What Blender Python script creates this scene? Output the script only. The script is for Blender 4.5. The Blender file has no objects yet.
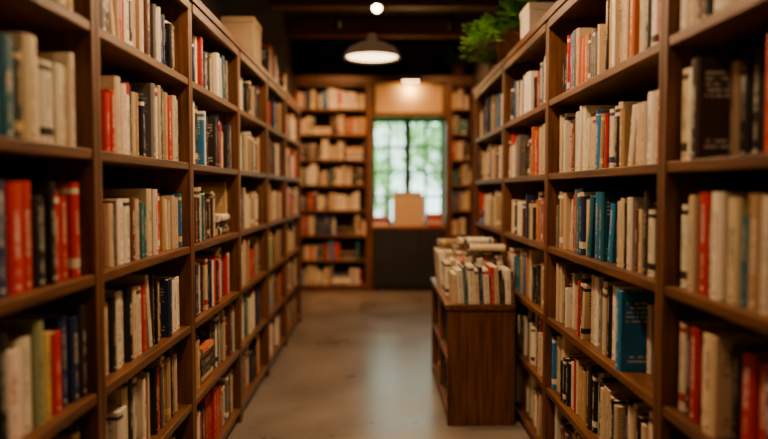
import bpy, math, random
from mathutils import Vector, Matrix
R = random.Random(7)
sc = bpy.context.scene
COL = sc.collection

# ------------------------------------------------------------------ helpers
def newmat(name):
    m = bpy.data.materials.new(name); m.use_nodes = True
    nt = m.node_tree
    return m, nt, nt.nodes, nt.links, nt.nodes['Principled BSDF']

def mathn(nt, op, a, b=None, c=None):
    n = nt.nodes.new('ShaderNodeMath'); n.operation = op
    for i, v in enumerate((a, b, c)):
        if v is None: continue
        if isinstance(v, (int, float)): n.inputs[i].default_value = v
        else: nt.links.new(v, n.inputs[i])
    return n.outputs[0]

def noise_mat(name, c1, c2, scale=(1, 1, 1), nscale=5, rough=0.6, bump=0.0, detail=5, spec=0.5, metallic=0, lo=.3, hi=.7, rvar=0, glow=0):
    m, nt, N, L, b = newmat(name)
    tc = N.new('ShaderNodeTexCoord'); mp = N.new('ShaderNodeMapping')
    mp.inputs['Scale'].default_value = scale
    L.new(tc.outputs['Object'], mp.inputs['Vector'])
    nz = N.new('ShaderNodeTexNoise'); nz.inputs['Scale'].default_value = nscale
    nz.inputs['Detail'].default_value = detail; nz.inputs['Roughness'].default_value = .6
    L.new(mp.outputs[0], nz.inputs['Vector'])
    cr = N.new('ShaderNodeValToRGB')
    cr.color_ramp.elements[0].color = (*c1, 1); cr.color_ramp.elements[1].color = (*c2, 1)
    cr.color_ramp.elements[0].position = lo; cr.color_ramp.elements[1].position = hi
    L.new(nz.outputs['Fac'], cr.inputs[0]); L.new(cr.outputs[0], b.inputs['Base Color'])
    b.inputs['Roughness'].default_value = rough
    if rvar:
        mr = N.new('ShaderNodeMapRange'); mr.inputs['To Min'].default_value = rough - rvar; mr.inputs['To Max'].default_value = rough + rvar
        L.new(nz.outputs['Fac'], mr.inputs[0]); L.new(mr.outputs[0], b.inputs['Roughness'])
    b.inputs['Specular IOR Level'].default_value = spec
    b.inputs['Metallic'].default_value = metallic
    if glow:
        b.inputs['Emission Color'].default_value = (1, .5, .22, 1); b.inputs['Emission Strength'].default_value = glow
    if bump:
        bp = N.new('ShaderNodeBump'); bp.inputs['Strength'].default_value = bump; bp.inputs['Distance'].default_value = .01
        L.new(nz.outputs['Fac'], bp.inputs['Height']); L.new(bp.outputs[0], b.inputs['Normal'])
    return m

def emis(name, col, s):
    m, nt, N, L, b = newmat(name)
    b.inputs['Base Color'].default_value = (*col, 1)
    b.inputs['Emission Color'].default_value = (*col, 1)
    b.inputs['Emission Strength'].default_value = s
    return m

W1, W2 = (.046, .015, .003), (.20, .074, .0155)
wood_v = noise_mat('oak_vertical', W1, W2, (16, 16, 1.0), 3, .46, .2, 8, .32)
wood_y = noise_mat('oak_along', W1, W2, (16, 1.0, 16), 3, .42, .2, 8, .36)
wood_x = noise_mat('oak_cross', W1, W2, (1.0, 16, 16), 3, .42, .2, 8, .36)
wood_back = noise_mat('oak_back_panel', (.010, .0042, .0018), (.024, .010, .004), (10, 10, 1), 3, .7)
beam_m = noise_mat('brightened_beam', (.13, .036, .012), (.26, .08, .025), (1, 10, 10), 3, .6, .2)  # colour brightened to stand in for light missing on the ceiling beams
ceil_m = noise_mat('dark_ceiling', (.015, .010, .007), (.03, .019, .013), (8, 1, 1), 3, .8, .2)
wall_m = noise_mat('dark_plaster', (.030, .023, .019), (.055, .043, .036), (1, 1, 1), 4, .85, .1)
floor_m = noise_mat('polished_concrete', (.12, .098, .082), (.26, .215, .178), (1, 1, 1), 2.2, .30, .06, 10, .55, 0, .3, .72, .1)
black_m = noise_mat('black_paint', (.003, .003, .004), (.008, .008, .009), (1, 1, 1), 6, .5)
steel_m = noise_mat('dark_steel', (.012, .013, .013), (.03, .03, .03), (1, 1, 1), 9, .4, 0, 3, .5, .6)
shade_m = noise_mat('lamp_shade_enamel', (.14, .07, .035), (.18, .09, .045), (1, 1, 1), 9, .4, 0, 3, .5, 0, glow=.08)  # faint emission stands in for light falling on the shade
card_m = noise_mat('cardboard', (.50, .34, .19), (.60, .42, .25), (1, 1, 20), 6, .85)
cream_m = noise_mat('amber_panel', (.54, .34, .13), (.62, .40, .16), (1, 1, 1), 3, .6)
pot_m = noise_mat('terracotta', (.25, .10, .05), (.36, .16, .08), (1, 1, 1), 12, .8)
soil_m = noise_mat('soil', (.02, .012, .008), (.05, .03, .02), (1, 1, 1), 40, .95)
leaf_m = noise_mat('leaf', (.09, .24, .03), (.26, .48, .08), (1, 1, 1), 9, .5)
tree_m = noise_mat('tree_leaf', (.10, .26, .07), (.32, .52, .18), (1, 1, 1), 4, .6)
bark_m = noise_mat('bark', (.08, .05, .03), (.16, .11, .07), (6, 6, 1), 5, .9)
grass_m = noise_mat('lawn', (.10, .22, .05), (.22, .36, .10), (1, 1, 1), 12, .9)
bulb_m = emis('warm_bulb', (1.0, .68, .34), 26)
disc_m = emis('lamp_diffuser', (1.0, .66, .34), 8)

def glass_mat():
    m, nt, N, L, b = newmat('window_glass')
    N.remove(b)
    t = N.new('ShaderNodeBsdfTransparent'); g = N.new('ShaderNodeBsdfGlossy'); g.inputs['Roughness'].default_value = .05
    t.inputs[0].default_value = (.92, .99, .95, 1)
    mx = N.new('ShaderNodeMixShader'); mx.inputs[0].default_value = .06
    L.new(t.outputs[0], mx.inputs[1]); L.new(g.outputs[0], mx.inputs[2]); L.new(mx.outputs[0], N['Material Output'].inputs[0])
    return m
glass_m = glass_mat()

# --- book material : printed spines and covers from per book attributes
def book_mat():
    m, nt, N, L, b = newmat('printed_books')
    def att(n):
        a = N.new('ShaderNodeAttribute'); a.attribute_name = n; return a
    A, I, S, P = att('Col'), att('Ink'), att('Sty'), att('suv')
    sp = N.new('ShaderNodeSeparateXYZ'); L.new(P.outputs['Vector'], sp.inputs[0])
    ss = N.new('ShaderNodeSeparateXYZ'); L.new(S.outputs['Vector'], ss.inputs[0])
    u, v, w = sp.outputs; t0, t1, sd = ss.outputs
    M = lambda op, a, b=None: mathn(nt, op, a, b)
    def rng(x, lo, hi): return M('MULTIPLY', M('GREATER_THAN', x, lo), M('LESS_THAN', x, hi))
    def wn(a, b_, c):
        cb = N.new('ShaderNodeCombineXYZ')
        for i, q in enumerate((a, b_, c)):
            if isinstance(q, (int, float)): cb.inputs[i].default_value = q
            else: L.new(q, cb.inputs[i])
        n = N.new('ShaderNodeTexWhiteNoise'); n.noise_dimensions = '3D'; L.new(cb.outputs[0], n.inputs['Vector'])
        return n.outputs['Value']
    sd9 = M('MULTIPLY', sd, 91.7)
    uc = M('ABSOLUTE', M('SUBTRACT', u, .5))
    k = M('MULTIPLY', v, M('ADD', 34.0, M('MULTIPLY', sd, 26.0)))
    letters = M('MULTIPLY', M('GREATER_THAN', wn(M('FLOOR', k), M('FLOOR', M('MULTIPLY', u, 7.0)), sd9), .35), M('LESS_THAN', M('FRACT', k), .72))
    tw = M('ADD', .09, M('MULTIPLY', M('FRACT', M('MULTIPLY', sd, 7.3)), .12))
    title = M('MULTIPLY', M('MULTIPLY', rng(v, t0, t1), M('LESS_THAN', uc, tw)), letters)
    k2 = M('MULTIPLY', v, 70.0)
    let2 = M('MULTIPLY', M('GREATER_THAN', wn(M('FLOOR', k2), 3.0, sd9), .3), M('LESS_THAN', M('FRACT', k2), .65))
    auth = M('MULTIPLY', M('MULTIPLY', rng(v, .16, M('SUBTRACT', t0, .10)), M('LESS_THAN', uc, .08)), let2)
    logo = M('MULTIPLY', rng(v, .045, .075), M('LESS_THAN', uc, .14))
    spine = M('MULTIPLY', M('LESS_THAN', w, .03), M('ADD', title, M('ADD', auth, logo)))
    band = M('MULTIPLY', M('GREATER_THAN', sd, .8), M('ADD', rng(v, .88, .94), M('MULTIPLY', M('GREATER_THAN', sd, .9), rng(v, .1, .2))))
    k3 = M('MULTIPLY', w, 22.0); k4 = M('MULTIPLY', v, 18.0)
    cov = M('MULTIPLY', M('MULTIPLY', rng(w, .10, .86), M('ADD', rng(v, .60, .88), rng(v, .10, .2))),
            M('MULTIPLY', M('GREATER_THAN', wn(M('FLOOR', k3), M('FLOOR', k4), sd9), .3), M('LESS_THAN', M('FRACT', k4), .5)))
    mask = M('MINIMUM', M('ADD', M('ADD', M('MULTIPLY', spine, .85), band), M('MULTIPLY', cov, .6)), 1.0)
    mask = M('MULTIPLY', mask, M('GREATER_THAN', t1, .05))
    mx = N.new('ShaderNodeMix'); mx.data_type = 'RGBA'
    L.new(mask, mx.inputs[0]); L.new(A.outputs['Color'], mx.inputs[6]); L.new(I.outputs['Color'], mx.inputs[7])
    L.new(mx.outputs[2], b.inputs['Base Color'])
    b.inputs['Roughness'].default_value = .5; b.inputs['Specular IOR Level'].default_value = .35
    return m
book_m = book_mat()

def page_mat():
    m, nt, N, L, b = newmat('book_pages')
    tc = N.new('ShaderNodeTexCoord')
    nz = N.new('ShaderNodeTexNoise'); nz.inputs['Scale'].default_value = 260
    L.new(tc.outputs['Object'], nz.inputs['Vector'])
    cr = N.new('ShaderNodeValToRGB')
    cr.color_ramp.elements[0].color = (.42, .33, .21, 1); cr.color_ramp.elements[1].color = (.74, .63, .45, 1)
    cr.color_ramp.elements[0].position = .35; cr.color_ramp.elements[1].position = .65
    L.new(nz.outputs['Fac'], cr.inputs[0]); L.new(cr.outputs[0], b.inputs['Base Color'])
    b.inputs['Roughness'].default_value = .9
    return m
page_m = page_mat()

class MB:
    """simple mesh builder in world coordinates"""
    def __init__(s): s.v = []; s.f = []; s.m = []; s.smooth = []
    def add(s, vs, fs, mi=0, sm=False):
        o = len(s.v); s.v += [tuple(p) for p in vs]
        s.f += [tuple(i + o for i in f) for f in fs]; s.m += [mi] * len(fs); s.smooth += [sm] * len(fs)
    def box(s, x0, x1, y0, y1, z0, z1, mi=0):
        if x0 > x1: x0, x1 = x1, x0
        if y0 > y1: y0, y1 = y1, y0
        vs = [(x0, y0, z0), (x1, y0, z0), (x1, y1, z0), (x0, y1, z0), (x0, y0, z1), (x1, y0, z1), (x1, y1, z1), (x0, y1, z1)]
        s.add(vs, [(0, 3, 2, 1), (4, 5, 6, 7), (0, 1, 5, 4), (1, 2, 6, 5), (2, 3, 7, 6), (3, 0, 4, 7)], mi)
    def lathe(s, c, prof, n=32, mi=0, axis=None):
        c = Vector(c); vs = []; fs = []
        q = Vector((0, 0, 1)).rotation_difference(Vector(axis)) if axis else None
        for r, z in prof:
            for i in range(n):
                a = 2 * math.pi * i / n
                p = Vector((r * math.cos(a), r * math.sin(a), z))
                if q: p = q @ p
                vs.append(c + p)
        for j in range(len(prof) - 1):
            for i in range(n):
                k = (i + 1) % n
                fs.append((j * n + i, j * n + k, (j + 1) * n + k, (j + 1) * n + i))
        s.add(vs, fs, mi, True)
    def obj(s, name, mats, origin=None, parent=None, bevel=0):
        if origin is None:
            xs = [p[0] for p in s.v]; ys = [p[1] for p in s.v]; zs = [p[2] for p in s.v]
            origin = ((min(xs) + max(xs)) / 2, (min(ys) + max(ys)) / 2, min(zs))
        o = Vector(origin)
        me = bpy.data.meshes.new(name)
        me.from_pydata([tuple(Vector(p) - o) for p in s.v], [], s.f)
        for m in mats: me.materials.append(m)
        me.polygons.foreach_set('material_index', s.m)
        me.polygons.foreach_set('use_smooth', s.smooth)
        me.update()
        ob = bpy.data.objects.new(name, me); COL.objects.link(ob)
        ob.location = o
        if parent:
            ob.parent = parent; ob.location = o - parent.location
        if bevel:
            b = ob.modifiers.new('bevel', 'BEVEL'); b.width = bevel; b.segments = 2; b.limit_method = 'ANGLE'
        return ob

def empty(name, loc):
    e = bpy.data.objects.new(name, None); e.location = loc; e.empty_display_size = .1; COL.objects.link(e); return e

def light(name, typ, loc, power, col, parent=None, **kw):
    l = bpy.data.lights.new(name, typ); l.energy = power; l.color = col
    for k, v in kw.items(): setattr(l, k, v)
    o = bpy.data.objects.new(name, l); COL.objects.link(o); o.location = loc
    if parent: o.parent = parent; o.location = Vector(loc) - parent.location
    return o

# ------------------------------------------------------------------ books
CR, WH, TN, BK, RD, NV, TL, BR, GY, BL, OR, GN, YL, DK = 'CR WH TN BK RD NV TL BR GY BL OR GN YL DK'.split()
PAL = {CR: (.64, .50, .31), WH: (.82, .73, .58), TN: (.44, .27, .12), BK: (.009, .008, .009), RD: (.48, .013, .007),
       NV: (.012, .028, .10), TL: (.008, .12, .17), BR: (.11, .034, .012), GY: (.18, .16, .145), BL: (.015, .16, .40),
       OR: (.52, .12, .02), GN: (.36, .40, .19), YL: (.66, .44, .12), DK: (.035, .022, .018)}
WT = [(CR, 24), (WH, 23), (TN, 9), (BK, 17), (RD, 10), (NV, 6), (TL, 3.5), (BR, 8), (GY, 5), (BL, 3), (OR, 2.5), (GN, 1), (DK, 9)]
def pick():
    return R.choices([a for a, _ in WT], [b for _, b in WT])[0]

class Books(MB):
    def __init__(s): super().__init__(); s.col = []; s.ink = []; s.sty = []; s.suv = []
    def book(s, o, T, D, H, t, d, h, lean=0, c=None):
        o = Vector(o); T = Vector(T); D = Vector(D); H = Vector(H)
        if lean:
            T2 = T * math.cos(lean) + H * math.sin(lean); H2 = H * math.cos(lean) - T * math.sin(lean)
            T, H = T2, H2
        flip = T.cross(D).dot(H) < 0
        key = c or pick(); b = PAL[key]
        j = R.uniform(.8, 1.1)
        col = tuple(min(1, x * j * R.uniform(.95, 1.05)) for x in b)
        lum = sum(b) / 3
        if lum > .3: ink = R.choice([(.02, .02, .02), (.05, .035, .03), (.4, .03, .02), (.02, .05, .15), (.12, .06, .03)])
        else: ink = R.choice([(.75, .70, .58), (.7, .62, .45), (.65, .45, .15), (.8, .78, .72)])
        t0 = R.uniform(.3, .5); t1 = R.uniform(.65, .92); sd = R.random()
        cv = .0022; r = min(.006, t * .22)
        prof = [(0, d), (0, r), (t * .22, r * .25), (t * .5, 0), (t * .78, r * .25), (t, r), (t, d), (t - cv, d), (t - cv, r + .003), (cv, r + .003), (cv, d)]
        n = len(prof); vs = []
        for zz in (0, h):
            for i, (a, q) in enumerate(prof):
                vs.append(o + T * a + D * q + H * zz)
                uu = a / t; ww = 0 if q < r + .004 else 1
                s.suv.append((uu, zz / h, ww))
                s.col.append((*col, 1)); s.ink.append((*ink, 1)); s.sty.append((t0, t1, sd, 1))
        fs = [(i, (i + 1) % n, n + (i + 1) % n, n + i) for i in range(n)]
        for base, up in ((0, False), (n, True)):
            qs = [(0, 1, 9, 10), (5, 6, 7, 8), (1, 2, 3, 9), (3, 4, 5, 8), (3, 8, 9)]
            for q in qs:
                q = tuple(base + k for k in q)
                fs.append(q if up else tuple(reversed(q)))
        if flip: fs = [tuple(reversed(f)) for f in fs]
        s.add(vs, fs, 0)
        e = .0025
        a0, a1, q0, q1, z0, z1 = cv + .0002, t - cv - .0002, r + .0032, d - .004, e, h - e
        P = lambda a, q, z: o + T * a + D * q + H * z
        vs = [P(a0, q0, z0), P(a1, q0, z0), P(a1, q1, z0), P(a0, q1, z0), P(a0, q0, z1), P(a1, q0, z1), P(a1, q1, z1), P(a0, q1, z1)]
        fs = [(0, 3, 2, 1), (4, 5, 6, 7), (0, 1, 5, 4), (1, 2, 6, 5), (2, 3, 7, 6), (3, 0, 4, 7)]
        if flip: fs = [tuple(reversed(f)) for f in fs]
        for _ in range(8):
            s.suv.append((0, 0, 0)); s.col.append((.7, .6, .45, 1)); s.ink.append((.7, .6, .45, 1)); s.sty.append((0, 0, 0, 1))
        s.add(vs, fs, 1)
    def row(s, o, T, D, length, colors=None, tail=None, tmin=.02, tmax=.046, hmin=.18, hmax=.264, inset=(.018, .055), maxh=.28, gap=True, dmax=.18, leanp=.04, stackp=.0, dmin=.13, yaw=0, zlean=0):
        """fill a shelf from o along T"""
        H = Vector((0, 0, 1)); o = Vector(o); T = Vector(T); D = Vector(D)
        x = .004; i = 0
        tl = sum(q[1] + .0014 for q in tail) + .004 if tail else 0
        endx = length - .004 - tl - (R.choice([0, 0, 0, .02, .05]) if gap and not tail else 0)
        grp = 0; gh = 0; gc = None; gi = 0
        def spec(c, t, h, ins):
            if isinstance(c, tuple):
                if len(c) > 3: h = min(maxh, c[3])
                if len(c) > 2 and c[2] is not None: ins = c[2]
                t = c[1]; c = c[0]
            return c, t, h, ins
        while True:
            if stackp and not colors and i > 3 and R.random() < stackp and x + .24 < endx:
                z = 0; k = R.randint(3, 5); L = R.uniform(.2, .23)
                for _ in range(k):
                    t = R.uniform(.025, .04)
                    if z + t > maxh - .01: break
                    s.book(o + T * (x + .002) + D * R.uniform(.02, .05) + H * z, H, D, T, t, R.uniform(.14, .17), L, 0, None); z += t + .0006
                x += L + .006; i += 1; continue
            if grp <= 0:
                grp = R.randint(1, 4); gh = R.uniform(hmin, hmax); gt = R.uniform(tmin, tmax); gi = R.uniform(*inset)
                gc = pick() if R.random() < .4 else None
            grp -= 1
            t = min(tmax, max(tmin * .8, gt + R.uniform(-.006, .006))); h = min(maxh, gh + R.uniform(-.014, .014)); d = R.uniform(dmin, dmax)
            c = gc; ins = gi + R.uniform(-.004, .006)
            if colors and i < len(colors) and colors[i]: c, t, h, ins = spec(colors[i], t, h, ins)
            if x + t > endx: break
            lean = 0
            if gap and R.random() < leanp and i > 1 and not (isinstance(colors, list) and i < 9 and i < len(colors) and isinstance(colors[i], tuple)): lean = R.uniform(.06, .2)
            if zlean: lean = R.uniform(0, zlean)
            if lean:
                off = h * math.sin(lean) if not zlean else R.uniform(0, .006)
                if x + off + t > endx: lean = 0
                else: x += off
            T2, D2 = T, D
            if yaw:
                a = R.uniform(-yaw, yaw); M = Matrix.Rotation(a, 3, 'Z'); T2 = M @ T; D2 = M @ D
            s.book(o + T * x + D * ins, T2, D2, H, t, d, h, lean, c)
            x += t * math.cos(lean) + R.uniform(.0006, .0018)
            i += 1
        if tail:
            for q in tail:
                h = min(maxh, R.uniform(.2, .255)); ins = R.uniform(.02, .04)
                c, t, h, ins = spec(q, q[1], h, ins)
                s.book(o + T * x + D * ins, T, D, H, t, .16, h, 0, c); x += t + .0014
    def obj(s, name, **k):
        ob = super().obj(name, [book_m, page_m], **k)
        me = ob.data
        for nm, data in (('Col', s.col), ('Ink', s.ink), ('Sty', s.sty)):
            a = me.attributes.new(nm, 'FLOAT_COLOR', 'POINT')
            a.data.foreach_set('color', [x for c in data for x in c])
        a = me.attributes.new('suv', 'FLOAT_VECTOR', 'POINT')
        a.data.foreach_set('vector', [x for c in s.suv for x in c])
        return ob

# ------------------------------------------------------------------ bookcases
TH = .027; BT = .028
def side_case(xf, dx, y0, y1, zs, top, depth):
    m = MB()
    xb = xf + dx * depth
    m.box(xf, xb, y0 + .0005, y0 + TH, 0, top - .035, 0)
    m.box(xf, xb, y1 - TH, y1 - .0005, 0, top - .035, 0)
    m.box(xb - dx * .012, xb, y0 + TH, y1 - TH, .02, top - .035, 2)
    for z in zs:
        m.box(xf + dx * .003, xb - dx * .012, y0 + TH, y1 - TH, z - BT, z, 1)
    m.box(xf + dx * .025, xf + dx * .043, y0 + TH, y1 - TH, 0, zs[0] - BT, 1)
    m.box(xf - dx * .012, xb, y0 + .0005, y1 - .0005, top - .035, top, 1)
    m.box(xf - dx * .004, xf + dx * .016, y0 + TH, y1 - TH, top - .075, top - .035, 1)
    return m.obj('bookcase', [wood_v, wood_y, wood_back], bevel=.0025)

W = .77
ZL = [.085, .41, .735, 1.06, 1.40, 1.74]; TOPL = 2.09
ZR = [.05, .37, .70, 1.03, 1.365, 1.70]; TOPR = 2.10
LE = [-.95, -.02, .905, 1.835, 2.745, 3.68, 4.60, 5.50, 6.50]
RE = [-.62, .60, 1.83, 3.10, 4.20, 5.45]
SL = {(3, 4): [CR, WH, BK, RD, RD, CR, WH, BK, (WH, .04), RD, BK, CR, TN, BK, NV, GY, WH, CR],
      (3, 5): [CR, WH, GY, BK, CR, CR, TN, RD, WH, BK, CR, CR, BR, GY, WH],
      (3, 3): [WH, WH, CR, RD, CR, BK, WH, WH, BR, CR, (TL, .04), TL, CR, WH, RD, WH, RD, TN, WH],
      (3, 2): [CR, WH, (RD, .045), CR, BK, (WH, .04), WH, BK, CR, WH, RD, WH, DK, BK, WH, CR],
      (3, 1): [RD, RD, WH, BK, WH, WH, CR, BK, WH, WH, RD, CR, WH, BK, RD],
      (3, 0): [WH, BK, BK, WH, CR, CR, RD, RD, BK, WH, CR]}
TLs = {(2, 5): [(WH, .05), (BK, .04), (CR, .04), (TN, .04)],
       (2, 4): [(GY, .04), (TL, .045), (TL, .05), (DK, .035), (CR, .06), (WH, .03), (WH, .06), (WH, .04), (CR, .03), (WH, .03)],
       (2, 3): [(NV, .05), (RD, .06), (RD, .045), (BK, .055), (BK, .03), (RD, .05), (RD, .05), (RD, .04)],
       (2, 2): [(BK, .04), (WH, .06), (WH, .06), (GN, .045), (YL, .035), (RD, .05), (NV, .045), (NV, .045), (DK, .03)],
       (2, 1): [(WH, .04), (CR, .05), (BK, .04), (RD, .04), (WH, .05), (BK, .04)]}
SR = {(2, 5): [CR, CR, WH, RD, WH, CR, BK, CR, OR, CR, CR, WH, TN, BK, WH, CR],
      (2, 4): [RD, RD, CR, WH, (BL, .03), CR, CR, WH, TN, BK, CR, CR, WH, RD, TN, (BL, .045), BL, CR, CR, WH],
      (2, 3): [BK, BK, BK, WH, DK, BK, CR, BR, WH, CR, BK, CR, CR, TN, BK, BK, BL, TL, BL, TL],
      (2, 2): [(BK, .04, .09, .22), (WH, .03, .10, .2), (BK, .04, .09, .21), (CR, .03, .1, .2), (WH, .035, .1, .22), (BK, .03, .09, .2), (NV, .035, .1, .21), (WH, .03, .09, .22), (BL, .045, .005, .262), WH, CR, WH, WH, BK, CR, CR, WH, GY, WH, CR, CR],
      (2, 1): [WH, BK, WH, CR, BK, WH, TN, CR, WH, BK, CR, BK]}
TRs = {(1, 5): [(CR, .04), (WH, .05), (BK, .04), (BR, .04), (CR, .04), (WH, .04)],
       (1, 4): [(WH, .05, .1), (TN, .04, .1), (BK, .05, .095, .25), (BK, .04, .09, .24), (CR, .035, .085, .235), (DK, .04, .008, .25), (WH, .04, .02, .235), (CR, .045, .025, .24)],
       (1, 3): [(BR, .05), (WH, .04), (TN, .05), (TL, .035), (CR, .05), (WH, .055), (BR, .03), (RD, .05), (CR, .03), (TN, .035), (WH, .035)],
       (1, 2): [(WH, .04, .08), (RD, .05, .07), (RD, .05, .06), (BK, .04, .06), (CR, .06, .02, .24), (WH, .04), (RD, .04), (BR, .04), (WH, .035)],
       (1, 1): [(WH, .05), (BK, .05), (WH, .04), (CR, .05), (BK, .04)]}

def fill_side(xf, dx, y0, y1, zs, top, table, tails, bi):
    B = Books()
    D = (dx, 0, 0)
    for k, z in enumerate(zs):
        nxt = (zs[k + 1] - BT) if k + 1 < len(zs) else top - .075
        mh = nxt - z - .02
        B.row((xf, y0 + TH, z + .0005), (0, 1, 0), D, y1 - y0 - 2 * TH, table.get((bi, k)), tails.get((bi, k)), maxh=mh, hmax=min(.264, mh), stackp=.014 if bi != 3 else 0)
    return B.obj('shelved_books')

for i in range(len(LE) - 1):
    side_case(-W, -1, LE[i], LE[i + 1], ZL, TOPL, .31)
    R.seed(100 + i); fill_side(-W, -1, LE[i], LE[i + 1], ZL, TOPL, SL, TLs, i)
for i in range(len(RE) - 1):
    side_case(W, 1, RE[i], RE[i + 1], ZR, TOPR, .41)
    R.seed(200 + i); fill_side(W, 1, RE[i], RE[i + 1], ZR, TOPR, SR, TRs, i)

# back bookcases
YB = 8.45
def back_case(x0, x1, top, n, cols=1):
    m = MB(); yb = YB + .32
    zs = [.08 + i * (top - .08) / n for i in range(n)]
    w = (x1 - x0) / cols
    for c in range(cols + 1):
        xc = x0 + c * w
        a, b = (xc, xc + .03) if c == 0 else ((xc - .03, xc) if c == cols else (xc - .015, xc + .015))
        m.box(a, b, YB, yb, 0, top, 0)
    B = Books()
    for c in range(cols):
        a = x0 + c * w + (.03 if c == 0 else .015); b = x0 + (c + 1) * w - (.03 if c == cols - 1 else .015)
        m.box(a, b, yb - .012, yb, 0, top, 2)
        m.box(a, b, YB + .02, YB + .04, 0, .055, 1)
        for z in zs:
            m.box(a, b, YB + .003, yb - .012, z - .025, z, 1)
            B.row((a, YB, z + .0005), (1, 0, 0), (0, 1, 0), b - a, None, hmin=.17, hmax=.255, maxh=.26, tmin=.018, tmax=.045, stackp=.03)
        m.box(a, b, YB + .003, yb - .012, top - .03, top, 1)
    m.obj('tall_bookcase', [wood_v, wood_x, wood_back], bevel=.0025)
    B.obj('shelved_books')
R.seed(41)
back_case(-1.085, -.15, 2.63, 8, 1)
back_case(.88, 1.185, 2.63, 8, 1)

# ------------------------------------------------------------------ room shell
XL, XR, Y0, Y1, HC = -1.085, 1.185, -1.6, 8.775, 3.3
def slab(name, x0, x1, y0, y1, z0, z1, mat, **k):
    m = MB(); m.box(x0, x1, y0, y1, z0, z1); return m.obj(name, [mat], **k)
slab('floor', XL - .15, XR + .15, Y0 - .15, Y1 + .15, -.1, 0, floor_m)
slab('ceiling', XL - .15, XR + .15, Y0 - .15, Y1 + .15, HC, HC + .12, ceil_m)
slab('wall_left', XL - .15, XL - .001, Y0 - .15, Y1 + .15, 0, HC, wall_m)
slab('wall_right', XR + .001, XR + .15, Y0 - .15, Y1 + .15, 0, HC, wall_m)
slab('wall_front', XL, XR, Y0 - .15, Y0, 0, HC, wall_m)
wx0, wx1, wz0, wz1 = -.12, .85, .84, 2.22
m = MB()
m.box(XL, wx0, Y1 + .001, Y1 + .15, 0, HC); m.box(wx1, XR, Y1 + .001, Y1 + .15, 0, HC)
m.box(wx0, wx1, Y1 + .001, Y1 + .15, 0, wz0); m.box(wx0, wx1, Y1 + .001, Y1 + .15, wz1, HC)
m.obj('wall_back', [wall_m])
for i, y in enumerate([-.9, .4, 1.7, 3.0, 4.3, 5.5, 6.75, 8.0]):
    slab('ceiling_beam', XL, XR, y - .08, y + .08, HC - .2, HC - .0005, beam_m, bevel=.006)

m = MB()
m.box(-.148, -.10, YB - .01, Y1, 0, 2.63, 0); m.box(.83, .878, YB - .01, Y1, 0, 2.63, 0)
m.box(-.10, .83, YB + .02, Y1, 2.215, 2.265, 1)
m.obj('trim_1', [wood_v, wood_x], bevel=.003)
m = MB(); m.box(XL, XR, YB - .03, Y1, 2.632, 2.72, 0); m.obj('trim_2', [wood_x], bevel=.004)
m = MB(); m.box(-.10, .83, YB + .12, YB + .14, 2.265, 2.631, 0)
m.box(-.10, -.06, YB + .05, YB + .12, 2.265, 2.631, 1); m.box(.79, .83, YB + .05, YB + .12, 2.265, 2.631, 1)
m.obj('transom_panel', [cream_m, wood_v])

# window
we = empty('window_1', ((wx0 + wx1) / 2, Y1 + .05, wz0))
m = MB(); ya, yb = Y1 + .03, Y1 + .08
m.box(wx0, wx0 + .055, ya, yb, wz0, wz1); m.box(wx1 - .055, wx1, ya, yb, wz0, wz1)
m.box(wx0 + .055, wx1 - .055, ya, yb, wz0, wz0 + .04); m.box(wx0 + .055, wx1 - .055, ya, yb, wz1 - .045, wz1)
cx = (wx0 + wx1) / 2
m.box(cx - .042, cx + .042, ya, yb, wz0 + .04, wz1 - .045)
for a, b in ((wx0 + .055, cx - .042), (cx + .042, wx1 - .055)):
    xm = (a + b) / 2; q = .014
    m.box(xm - q, xm + q, ya + .01, yb - .01, wz0 + .04, wz1 - .045)
    for k in range(1, 4):
        z = wz0 + .04 + (wz1 - wz0 - .085) * k / 4
        m.box(a, xm - q, ya + .012, yb - .012, z - q, z + q); m.box(xm + q, b, ya + .012, yb - .012, z - q, z + q)
m.obj('window_frame', [steel_m], parent=we)
m = MB(); m.box(wx0 + .05, wx1 - .05, Y1 + .054, Y1 + .057, wz0 + .04, wz1 - .045); m.obj('window_pane', [glass_m], parent=we)

# sales counter below window
m = MB()
m.box(-.095, .825, YB - .02, YB + .28, .07, .80, 0)
m.box(-.075, .805, YB + .03, YB + .26, 0, .07, 0)
m.box(-.099, .829, YB - .05, Y1 - .0005, .80, .832, 1)
for x in (-.08, .22, .52):
    m.box(x, x + .27, YB - .03, YB - .02, .12, .76, 0)
m.obj('sales_counter', [black_m, beam_m], bevel=.003)

def carton(name, x0, x1, y0, y1, z0, z1, flap=True, mat=card_m):
    m = MB(); t = .006
    m.box(x0, x1, y0, y0 + t, z0, z1); m.box(x0, x1, y1 - t, y1, z0, z1)
    m.box(x0, x0 + t, y0 + t, y1 - t, z0, z1); m.box(x1 - t, x1, y0 + t, y1 - t, z0, z1); m.box(x0 + t, x1 - t, y0 + t, y1 - t, z0, z0 + t)
    if flap:
        hh = .07
        m.add([(x0, y1, z1), (x1, y1, z1), (x1 - .02, y1 - .02, z1 + hh), (x0 + .02, y1 - .02, z1 + hh),
               (x0, y1 - t, z1), (x1, y1 - t, z1), (x1 - .02, y1 - .02 - t, z1 + hh), (x0 + .02, y1 - .02 - t, z1 + hh)],
              [(0, 3, 2, 1), (4, 5, 6, 7), (2, 3, 7, 6), (0, 1, 5, 4), (1, 2, 6, 5), (3, 0, 4, 7)])
        m.box(x0 + t, x1 - t, y0 + t, y0 + t + .08, z1 - .006, z1)
    else:
        m.box(x0 - .004, x1 + .004, y0 - .004, y1 + .004, z1 - .03, z1 + .004)
    return m.obj(name, [mat])
carton('cardboard_box', .165, .56, YB + .02, YB + .26, .8325, 1.20)
R.seed(5)
B = Books(); z = .8325
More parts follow.
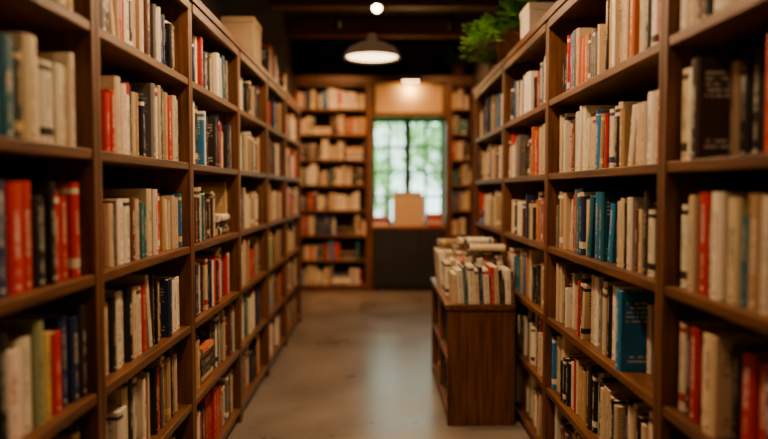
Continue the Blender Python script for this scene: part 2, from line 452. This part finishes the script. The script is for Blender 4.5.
for c in (RD, WH, RD, RD, OR):
    B.book((.60, YB + .04, z), (0, 0, 1), (0, 1, 0), (1, 0, 0), .032, .15, .19, 0, c); z += .0325
B.obj('book_stack')
B = Books(); z = .8325
for c in (WH, RD, NV, RD):
    B.book((-.085, YB + .03, z), (0, 0, 1), (0, 1, 0), (1, 0, 0), .03, .15, .2, 0, c); z += .0305
B.obj('book_stack')

# ------------------------------------------------------------------ display bookcase in aisle
dx0, dx1, dy0, dy1, dh = .368, .735, 3.60, 4.72, .67
m = MB()
m.box(dx0, dx1, dy0, dy0 + .03, 0, dh - .03, 0); m.box(dx0, dx1, dy1 - .03, dy1, 0, dh - .03, 0)
m.box(dx1 - .015, dx1, dy0 + .03, dy1 - .03, 0, dh - .03, 2)
m.box(dx0 - .012, dx1, dy0 - .012, dy1 + .012, dh - .03, dh, 1)
m.box(dx0 + .003, dx1 - .015, dy0 + .03, dy1 - .03, .04, .065, 1)
m.box(dx0 + .003, dx1 - .015, dy0 + .03, dy1 - .03, .33, .355, 1)
m.box(dx0 + .02, dx0 + .035, dy0 + .03, dy1 - .03, 0, .04, 1)
m.box(dx0 + .01, dx1 - .015, (dy0 + dy1) / 2 - .012, (dy0 + dy1) / 2 + .012, .065, .33, 0)
m.box(dx0 + .01, dx1 - .015, (dy0 + dy1) / 2 - .012, (dy0 + dy1) / 2 + .012, .355, dh - .03, 0)
m.obj('display_bookcase', [wood_v, wood_y, wood_back], bevel=.003)
B = Books(); ym = (dy0 + dy1) / 2
for z in (.0655, .3555):
    for a, b in ((dy0 + .03, ym - .012), (ym + .012, dy1 - .03)):
        B.row((dx0, a, z), (0, 1, 0), (1, 0, 0), b - a, maxh=.25, hmax=.245, inset=(.03, .05))
B.obj('shelved_books')
R.seed(78)
B = Books()
row1 = [(CR, .028), (WH, .034), (TL, .012), (WH, .034), (CR, .026), (NV, .016), (WH, .034), (RD, .016), (CR, .03), (BK, .02), (WH, .03), (BR, .022), (WH, .03), (BK, .024), (CR, .03)]
row2 = [(WH, .034), (CR, .03), (WH, .03), (RD, .014), (CR, .034), (BR, .018), (WH, .034), (CR, .026), (NV, .02), (DK, .024), (WH, .03), (RD, .022), (BK, .03)]
kw = dict(inset=(0, .03), gap=False, dmin=.2, dmax=.235, yaw=.05, zlean=.09)
wd = dx1 - dx0 + .012
B.row((dx0 + .022, dy0 + .0, dh + .0005), (1, 0, 0), (0, 1, 0), wd - .02, row1, hmin=.165, hmax=.205, **kw)
B.row((dx0 + .015, dy0 + .27, dh + .0005), (1, 0, 0), (0, 1, 0), wd - .02, row2, hmin=.185, hmax=.225, **kw)
B.row((dx0 + .012, dy0 + .54, dh + .0005), (1, 0, 0), (0, 1, 0), wd - .02, [WH, CR, WH, TN, WH, BR, RD, NV, CR, DK, BK, WH], hmin=.20, hmax=.24, **kw)
B.row((dx0 + .01, dy0 + .82, dh + .0005), (1, 0, 0), (0, 1, 0), wd - .02, [CR, WH, CR, BR, DK, WH, TN, NV, CR, DK, BK, WH], hmin=.20, hmax=.24, **kw)
def flat(x, y, z, ang, c, t=.03, d=.15, h=.21, tilt=0):
    Mz = Matrix.Rotation(ang, 3, 'Z') @ Matrix.Rotation(tilt, 3, 'Y')
    B.book((x, y, z), Mz @ Vector((0, 0, 1)), Mz @ Vector((0, 1, 0)), Mz @ Vector((1, 0, 0)), t, d, h, 0, c)
zt = dh + .229
flat(.515, dy0 + .33, zt, .14, DK); flat(.53, dy0 + .34, zt + .031, -.12, CR)
flat(.50, dy0 + .62, zt + .016, .2, BR, .035); flat(.51, dy0 + .62, zt + .052, .05, WH, .03)
flat(.40, dy0 + .88, zt + .017, .05, TN, .035)
B.obj('display_books')

# ------------------------------------------------------------------ stuff on top of cases
carton('storage_box', -1.0, -.80, 4.28, 4.55, TOPL + .0005, TOPL + .29, False)
carton('storage_box', .80, .98, 3.62, 3.84, TOPR + .0005, TOPR + .19, False, noise_mat('white_card', (.55, .48, .38), (.66, .58, .47), (1, 1, 1), 5, .8))
R.seed(9)
B = Books()
B.row((-.80, 4.85, TOPL + .0005), (0, 1, 0), (-1, 0, 0), .55, None, gap=False, inset=(0, .01))
B.obj('standing_books')
B = Books(); z = TOPL + .0005
for c in (TN, WH, BR, CR, RD):
    B.book((-.82, 5.75, z), (0, 0, 1), (0, 1, 0), (-1, 0, 0), .04, .18, .2, 0, c); z += .0405
B.obj('book_stack')
B = Books(); z = TOPR + .0005
for c in (CR, BK, WH, BR):
    B.book((.82, 2.5, z), (0, 0, 1), (0, 1, 0), (1, 0, 0), .04, .19, .22, 0, c); z += .0405
B.obj('book_stack')

def plant(name, loc, s, n, seed, hang=.5, xmax=1.17, ymax=8.7, face=None):
    r = random.Random(seed)
    e = empty(name, loc)
    x, y, z = loc
    m = MB(); m.lathe(loc, [(0, 0), (.055 * s, 0), (.075 * s, .10 * s), (.085 * s, .105 * s), (.085 * s, .125 * s), (.075 * s, .125 * s), (.07 * s, .11 * s)], 28, 0)
    m.obj('pot', [pot_m], parent=e, origin=loc)
    m = MB(); m.lathe(loc, [(.0715 * s, .108 * s), (0, .113 * s)], 24, 0); m.obj('soil', [soil_m], parent=e, origin=loc)
    m = MB(); c = Vector((x, y, z + .11 * s))
    def fix(p):
        p = Vector(p)
        p.x = min(p.x, xmax); p.y = min(p.y, ymax)
        if p.z < z + .02 and not (face is not None and p.x < face - .02): p.z = z + .02
        return p
    for i in range(n):
        a = r.uniform(0, 2 * math.pi); out = Vector((math.cos(a), math.sin(a), 0))
        L = r.uniform(.13, .27) * s; up = r.uniform(.3, 1.3); prev = c + out * .02 * s
        steps = 7
        for k in range(1, steps + 1):
            q = k / steps
            p = fix(c + out * (L * q * (1.0 - up * .35) + .02 * s) + Vector((0, 0, L * up * (q - hang * q * q) - (L * .5 * q * q if face is not None and out.x < -.3 else 0))))
            sd = (p - prev).cross(Vector((0, 0, 1))); sd = sd.normalized() * .002 if sd.length > 1e-6 else Vector((.002, 0, 0))
            m.add([prev - sd, prev + sd, p + sd, p - sd], [(0, 1, 2, 3)])
            if k > 1:
                for sg in (-1, 1):
                    b = a + sg * r.uniform(.4, 1.3); ld = Vector((math.cos(b), math.sin(b), r.uniform(-.3, .5))).normalized()
                    ln = r.uniform(.045, .08) * s; wd = ln * .36; sv = ld.cross(Vector((0, 0, 1))).normalized() * wd
                    dn = Vector((0, 0, -.25 * wd))
                    m.add([fix(g) for g in (p, p + ld * ln * .35 + sv + dn, p + ld * ln * .75 + sv * .7 + dn, p + ld * ln, p + ld * ln * .75 - sv * .7 + dn, p + ld * ln * .35 - sv + dn, p + ld * ln * .5)],
                          [(0, 6, 1), (1, 6, 2), (2, 6, 3), (3, 6, 4), (4, 6, 5), (5, 6, 0)], 0, True)
            prev = p
    m.obj('foliage', [leaf_m], parent=e, origin=loc)
plant('potted_pothos', (.84, 4.3, TOPR + .0005), 1.45, 42, 3, .4, face=.755)
plant('potted_fern', (.93, 5.1, TOPR + .0005), 1.0, 24, 4, .5)
plant('potted_ivy', (1.0, YB + .13, 2.7205), 1.2, 26, 8, .4)

# ------------------------------------------------------------------ lamps
WARM = (1.0, .63, .32); DEEP = (1.0, .46, .16)
def pendant(x, y, zr, rad, power, colr=WARM):
    e = empty('pendant_lamp', (x, y, zr))
    m = MB(); k = rad / .23
    m.lathe((x, y, zr), [(.23 * k, 0), (.225 * k, .03), (.19 * k, .085), (.11 * k, .13), (.045, .15), (.04, .21), (.012, .22), (0, .22)], 40)
    o = m.obj('shade', [shade_m], parent=e, origin=(x, y, zr)); s = o.modifiers.new('solid', 'SOLIDIFY'); s.thickness = .003
    m = MB(); m.lathe((x, y, zr), [(.0, .018), (.205 * k, .012)], 40); m.obj('diffuser', [disc_m], parent=e, origin=(x, y, zr))
    m = MB(); m.lathe((x, y, zr), [(.004, .22), (.004, HC - zr - .02)], 8); m.lathe((x, y, zr), [(0, HC - zr - .03), (.05, HC - zr - .03), (.05, HC - zr - .001)], 20)
    m.obj('cord', [black_m], parent=e, origin=(x, y, zr))
    l = light('bulb_light', 'SPOT', (x, y, zr - .005), power, colr, e, shadow_soft_size=.07, spot_size=math.radians(172), spot_blend=.5)
    return e
pendant(-.07, 6.0, 2.46, .25, 100, (1, .50, .20))
for y, p in ((.45, 28), (2.3, 140), (3.75, 115)):  # unseen pendants above the view, added to light the shelves evenly
    pendant(0.0, y, 2.72, .2, p)

def spot(x, y, z, aim, power, colr=WARM, ang=95):
    e = empty('ceiling_spotlight', (x, y, z))
    d = (Vector(aim) - Vector((x, y, z))).normalized()
    m = MB(); m.lathe((x, y, z), [(0, -.10), (.03, -.10), (.035, -.08), (.04, .02), (.037, .02), (.035, -.0)], 24, 0, d)
    m.lathe((x, y, z + .03), [(.006, 0), (.006, HC - z - .05)], 8); m.lathe((x, y, HC - .025), [(0, 0), (.04, 0), (.04, .0245)], 16)
    m.obj('housing', [steel_m], parent=e, origin=(x, y, z))
    m = MB(); m.lathe((x, y, z), [(0, .012), (.034, .004)], 24, 0, d); m.obj('lens', [bulb_m], parent=e, origin=(x, y, z))
    l = light('spot_light', 'SPOT', Vector((x, y, z)) + d * .03, power, colr, e, shadow_soft_size=.04, spot_size=math.radians(ang), spot_blend=.8)
    l.rotation_euler = d.to_track_quat('-Z', 'Y').to_euler()
spot(-.02, 4.5, 2.50, (-.1, 2.2, .6), 35)
spot(-.45, 7.1, 3.02, (-.62, 8.5, 1.2), 190, DEEP)  # added spot, gives the left back bookcase its orange light
spot(.75, 7.1, 3.02, (.9, 8.5, 1.2), 110, DEEP)  # second added spot, for the right back bookcase
# picture lamp over transom panel
e = empty('picture_lamp', (.38, YB - .03, 2.69))
m = MB(); m.lathe((.38, YB - .12, 2.66), [(0, -.12), (.022, -.12), (.022, .12), (0, .12)], 16, 0, (1, 0, 0))
m.box(.375, .385, YB - .12, YB - .031, 2.672, 2.682); m.obj('arm', [steel_m], parent=e)
m = MB(); m.lathe((.38, YB - .115, 2.640), [(0, -.10), (.008, -.10), (.008, .10), (0, .10)], 12, 0, (1, 0, 0)); m.obj('tube', [bulb_m], parent=e)
l = light('tube_light', 'POINT', (.38, YB + .03, 2.56), 9, (1, .60, .26), e, shadow_soft_size=.03)

# ------------------------------------------------------------------ outside
slab('lawn', -14, 14, Y1 + .2, 34, -.35, -.25, grass_m)
def tree(x, y, h, rad, seed, n=1500):
    r = random.Random(seed)
    e = empty('garden_tree', (x, y, -.25))
    m = MB(); m.lathe((x, y, -.25), [(.16, 0), (.12, h * .4), (.07, h * .75), (.02, h)], 12); m.obj('trunk', [bark_m], parent=e)
    m = MB()
    for i in range(n):
        d = Vector((r.gauss(0, 1), r.gauss(0, 1), r.gauss(0, 1))).normalized() * rad * r.uniform(.45, 1)
        p = Vector((x, y, h * .8)) + d; p.z = max(p.z, .3)
        a = Vector((r.gauss(0, 1), r.gauss(0, 1), r.gauss(0, 1))).normalized(); b = a.orthogonal().normalized(); s = r.uniform(.08, .16)
        m.add([p - a * s, p + b * s * .5, p + a * s, p - b * s * .5], [(0, 1, 2, 3)])
    m.obj('crown', [tree_m], parent=e)
tree(1.4, 14, 2.7, 1.0, 1, 520); tree(-.5, 15.5, 1.9, .9, 2, 480); tree(3.6, 19, 3.6, 1.9, 3); tree(.2, 22, 3.4, 1.5, 5, 500); tree(-3.2, 20, 3.2, 1.6, 4)
s = light('sun', 'SUN', (3, 20, 8), 8, (1, .95, .85), angle=.02); s.rotation_euler = (math.radians(35), math.radians(15), 0)
w = bpy.data.worlds.new('sky'); sc.world = w; w.use_nodes = True
bg = w.node_tree.nodes['Background']; bg.inputs[0].default_value = (.78, 1.0, .92, 1); bg.inputs[1].default_value = 5.5
pl = light('window_portal', 'AREA', ((wx0 + wx1) / 2, Y1 + .13, (wz0 + wz1) / 2), 1, (1, 1, 1), we, shape='RECTANGLE', size=wx1 - wx0, size_y=wz1 - wz0)
pl.rotation_euler = (math.radians(-90), 0, 0); pl.data.cycles.is_portal = True

# ------------------------------------------------------------------ camera
cam = bpy.data.cameras.new('camera'); co = bpy.data.objects.new('camera', cam); COL.objects.link(co)
cam.sensor_width = 36; cam.lens = 668 / 768 * 36
co.location = (0, 0, 1.29)
co.rotation_euler = (math.radians(90 - 2.53), 0, math.radians(-.34))
cam.clip_start = .05
cam.dof.use_dof = True; cam.dof.focus_distance = 2.65; cam.dof.aperture_fstop = .88
sc.camera = co
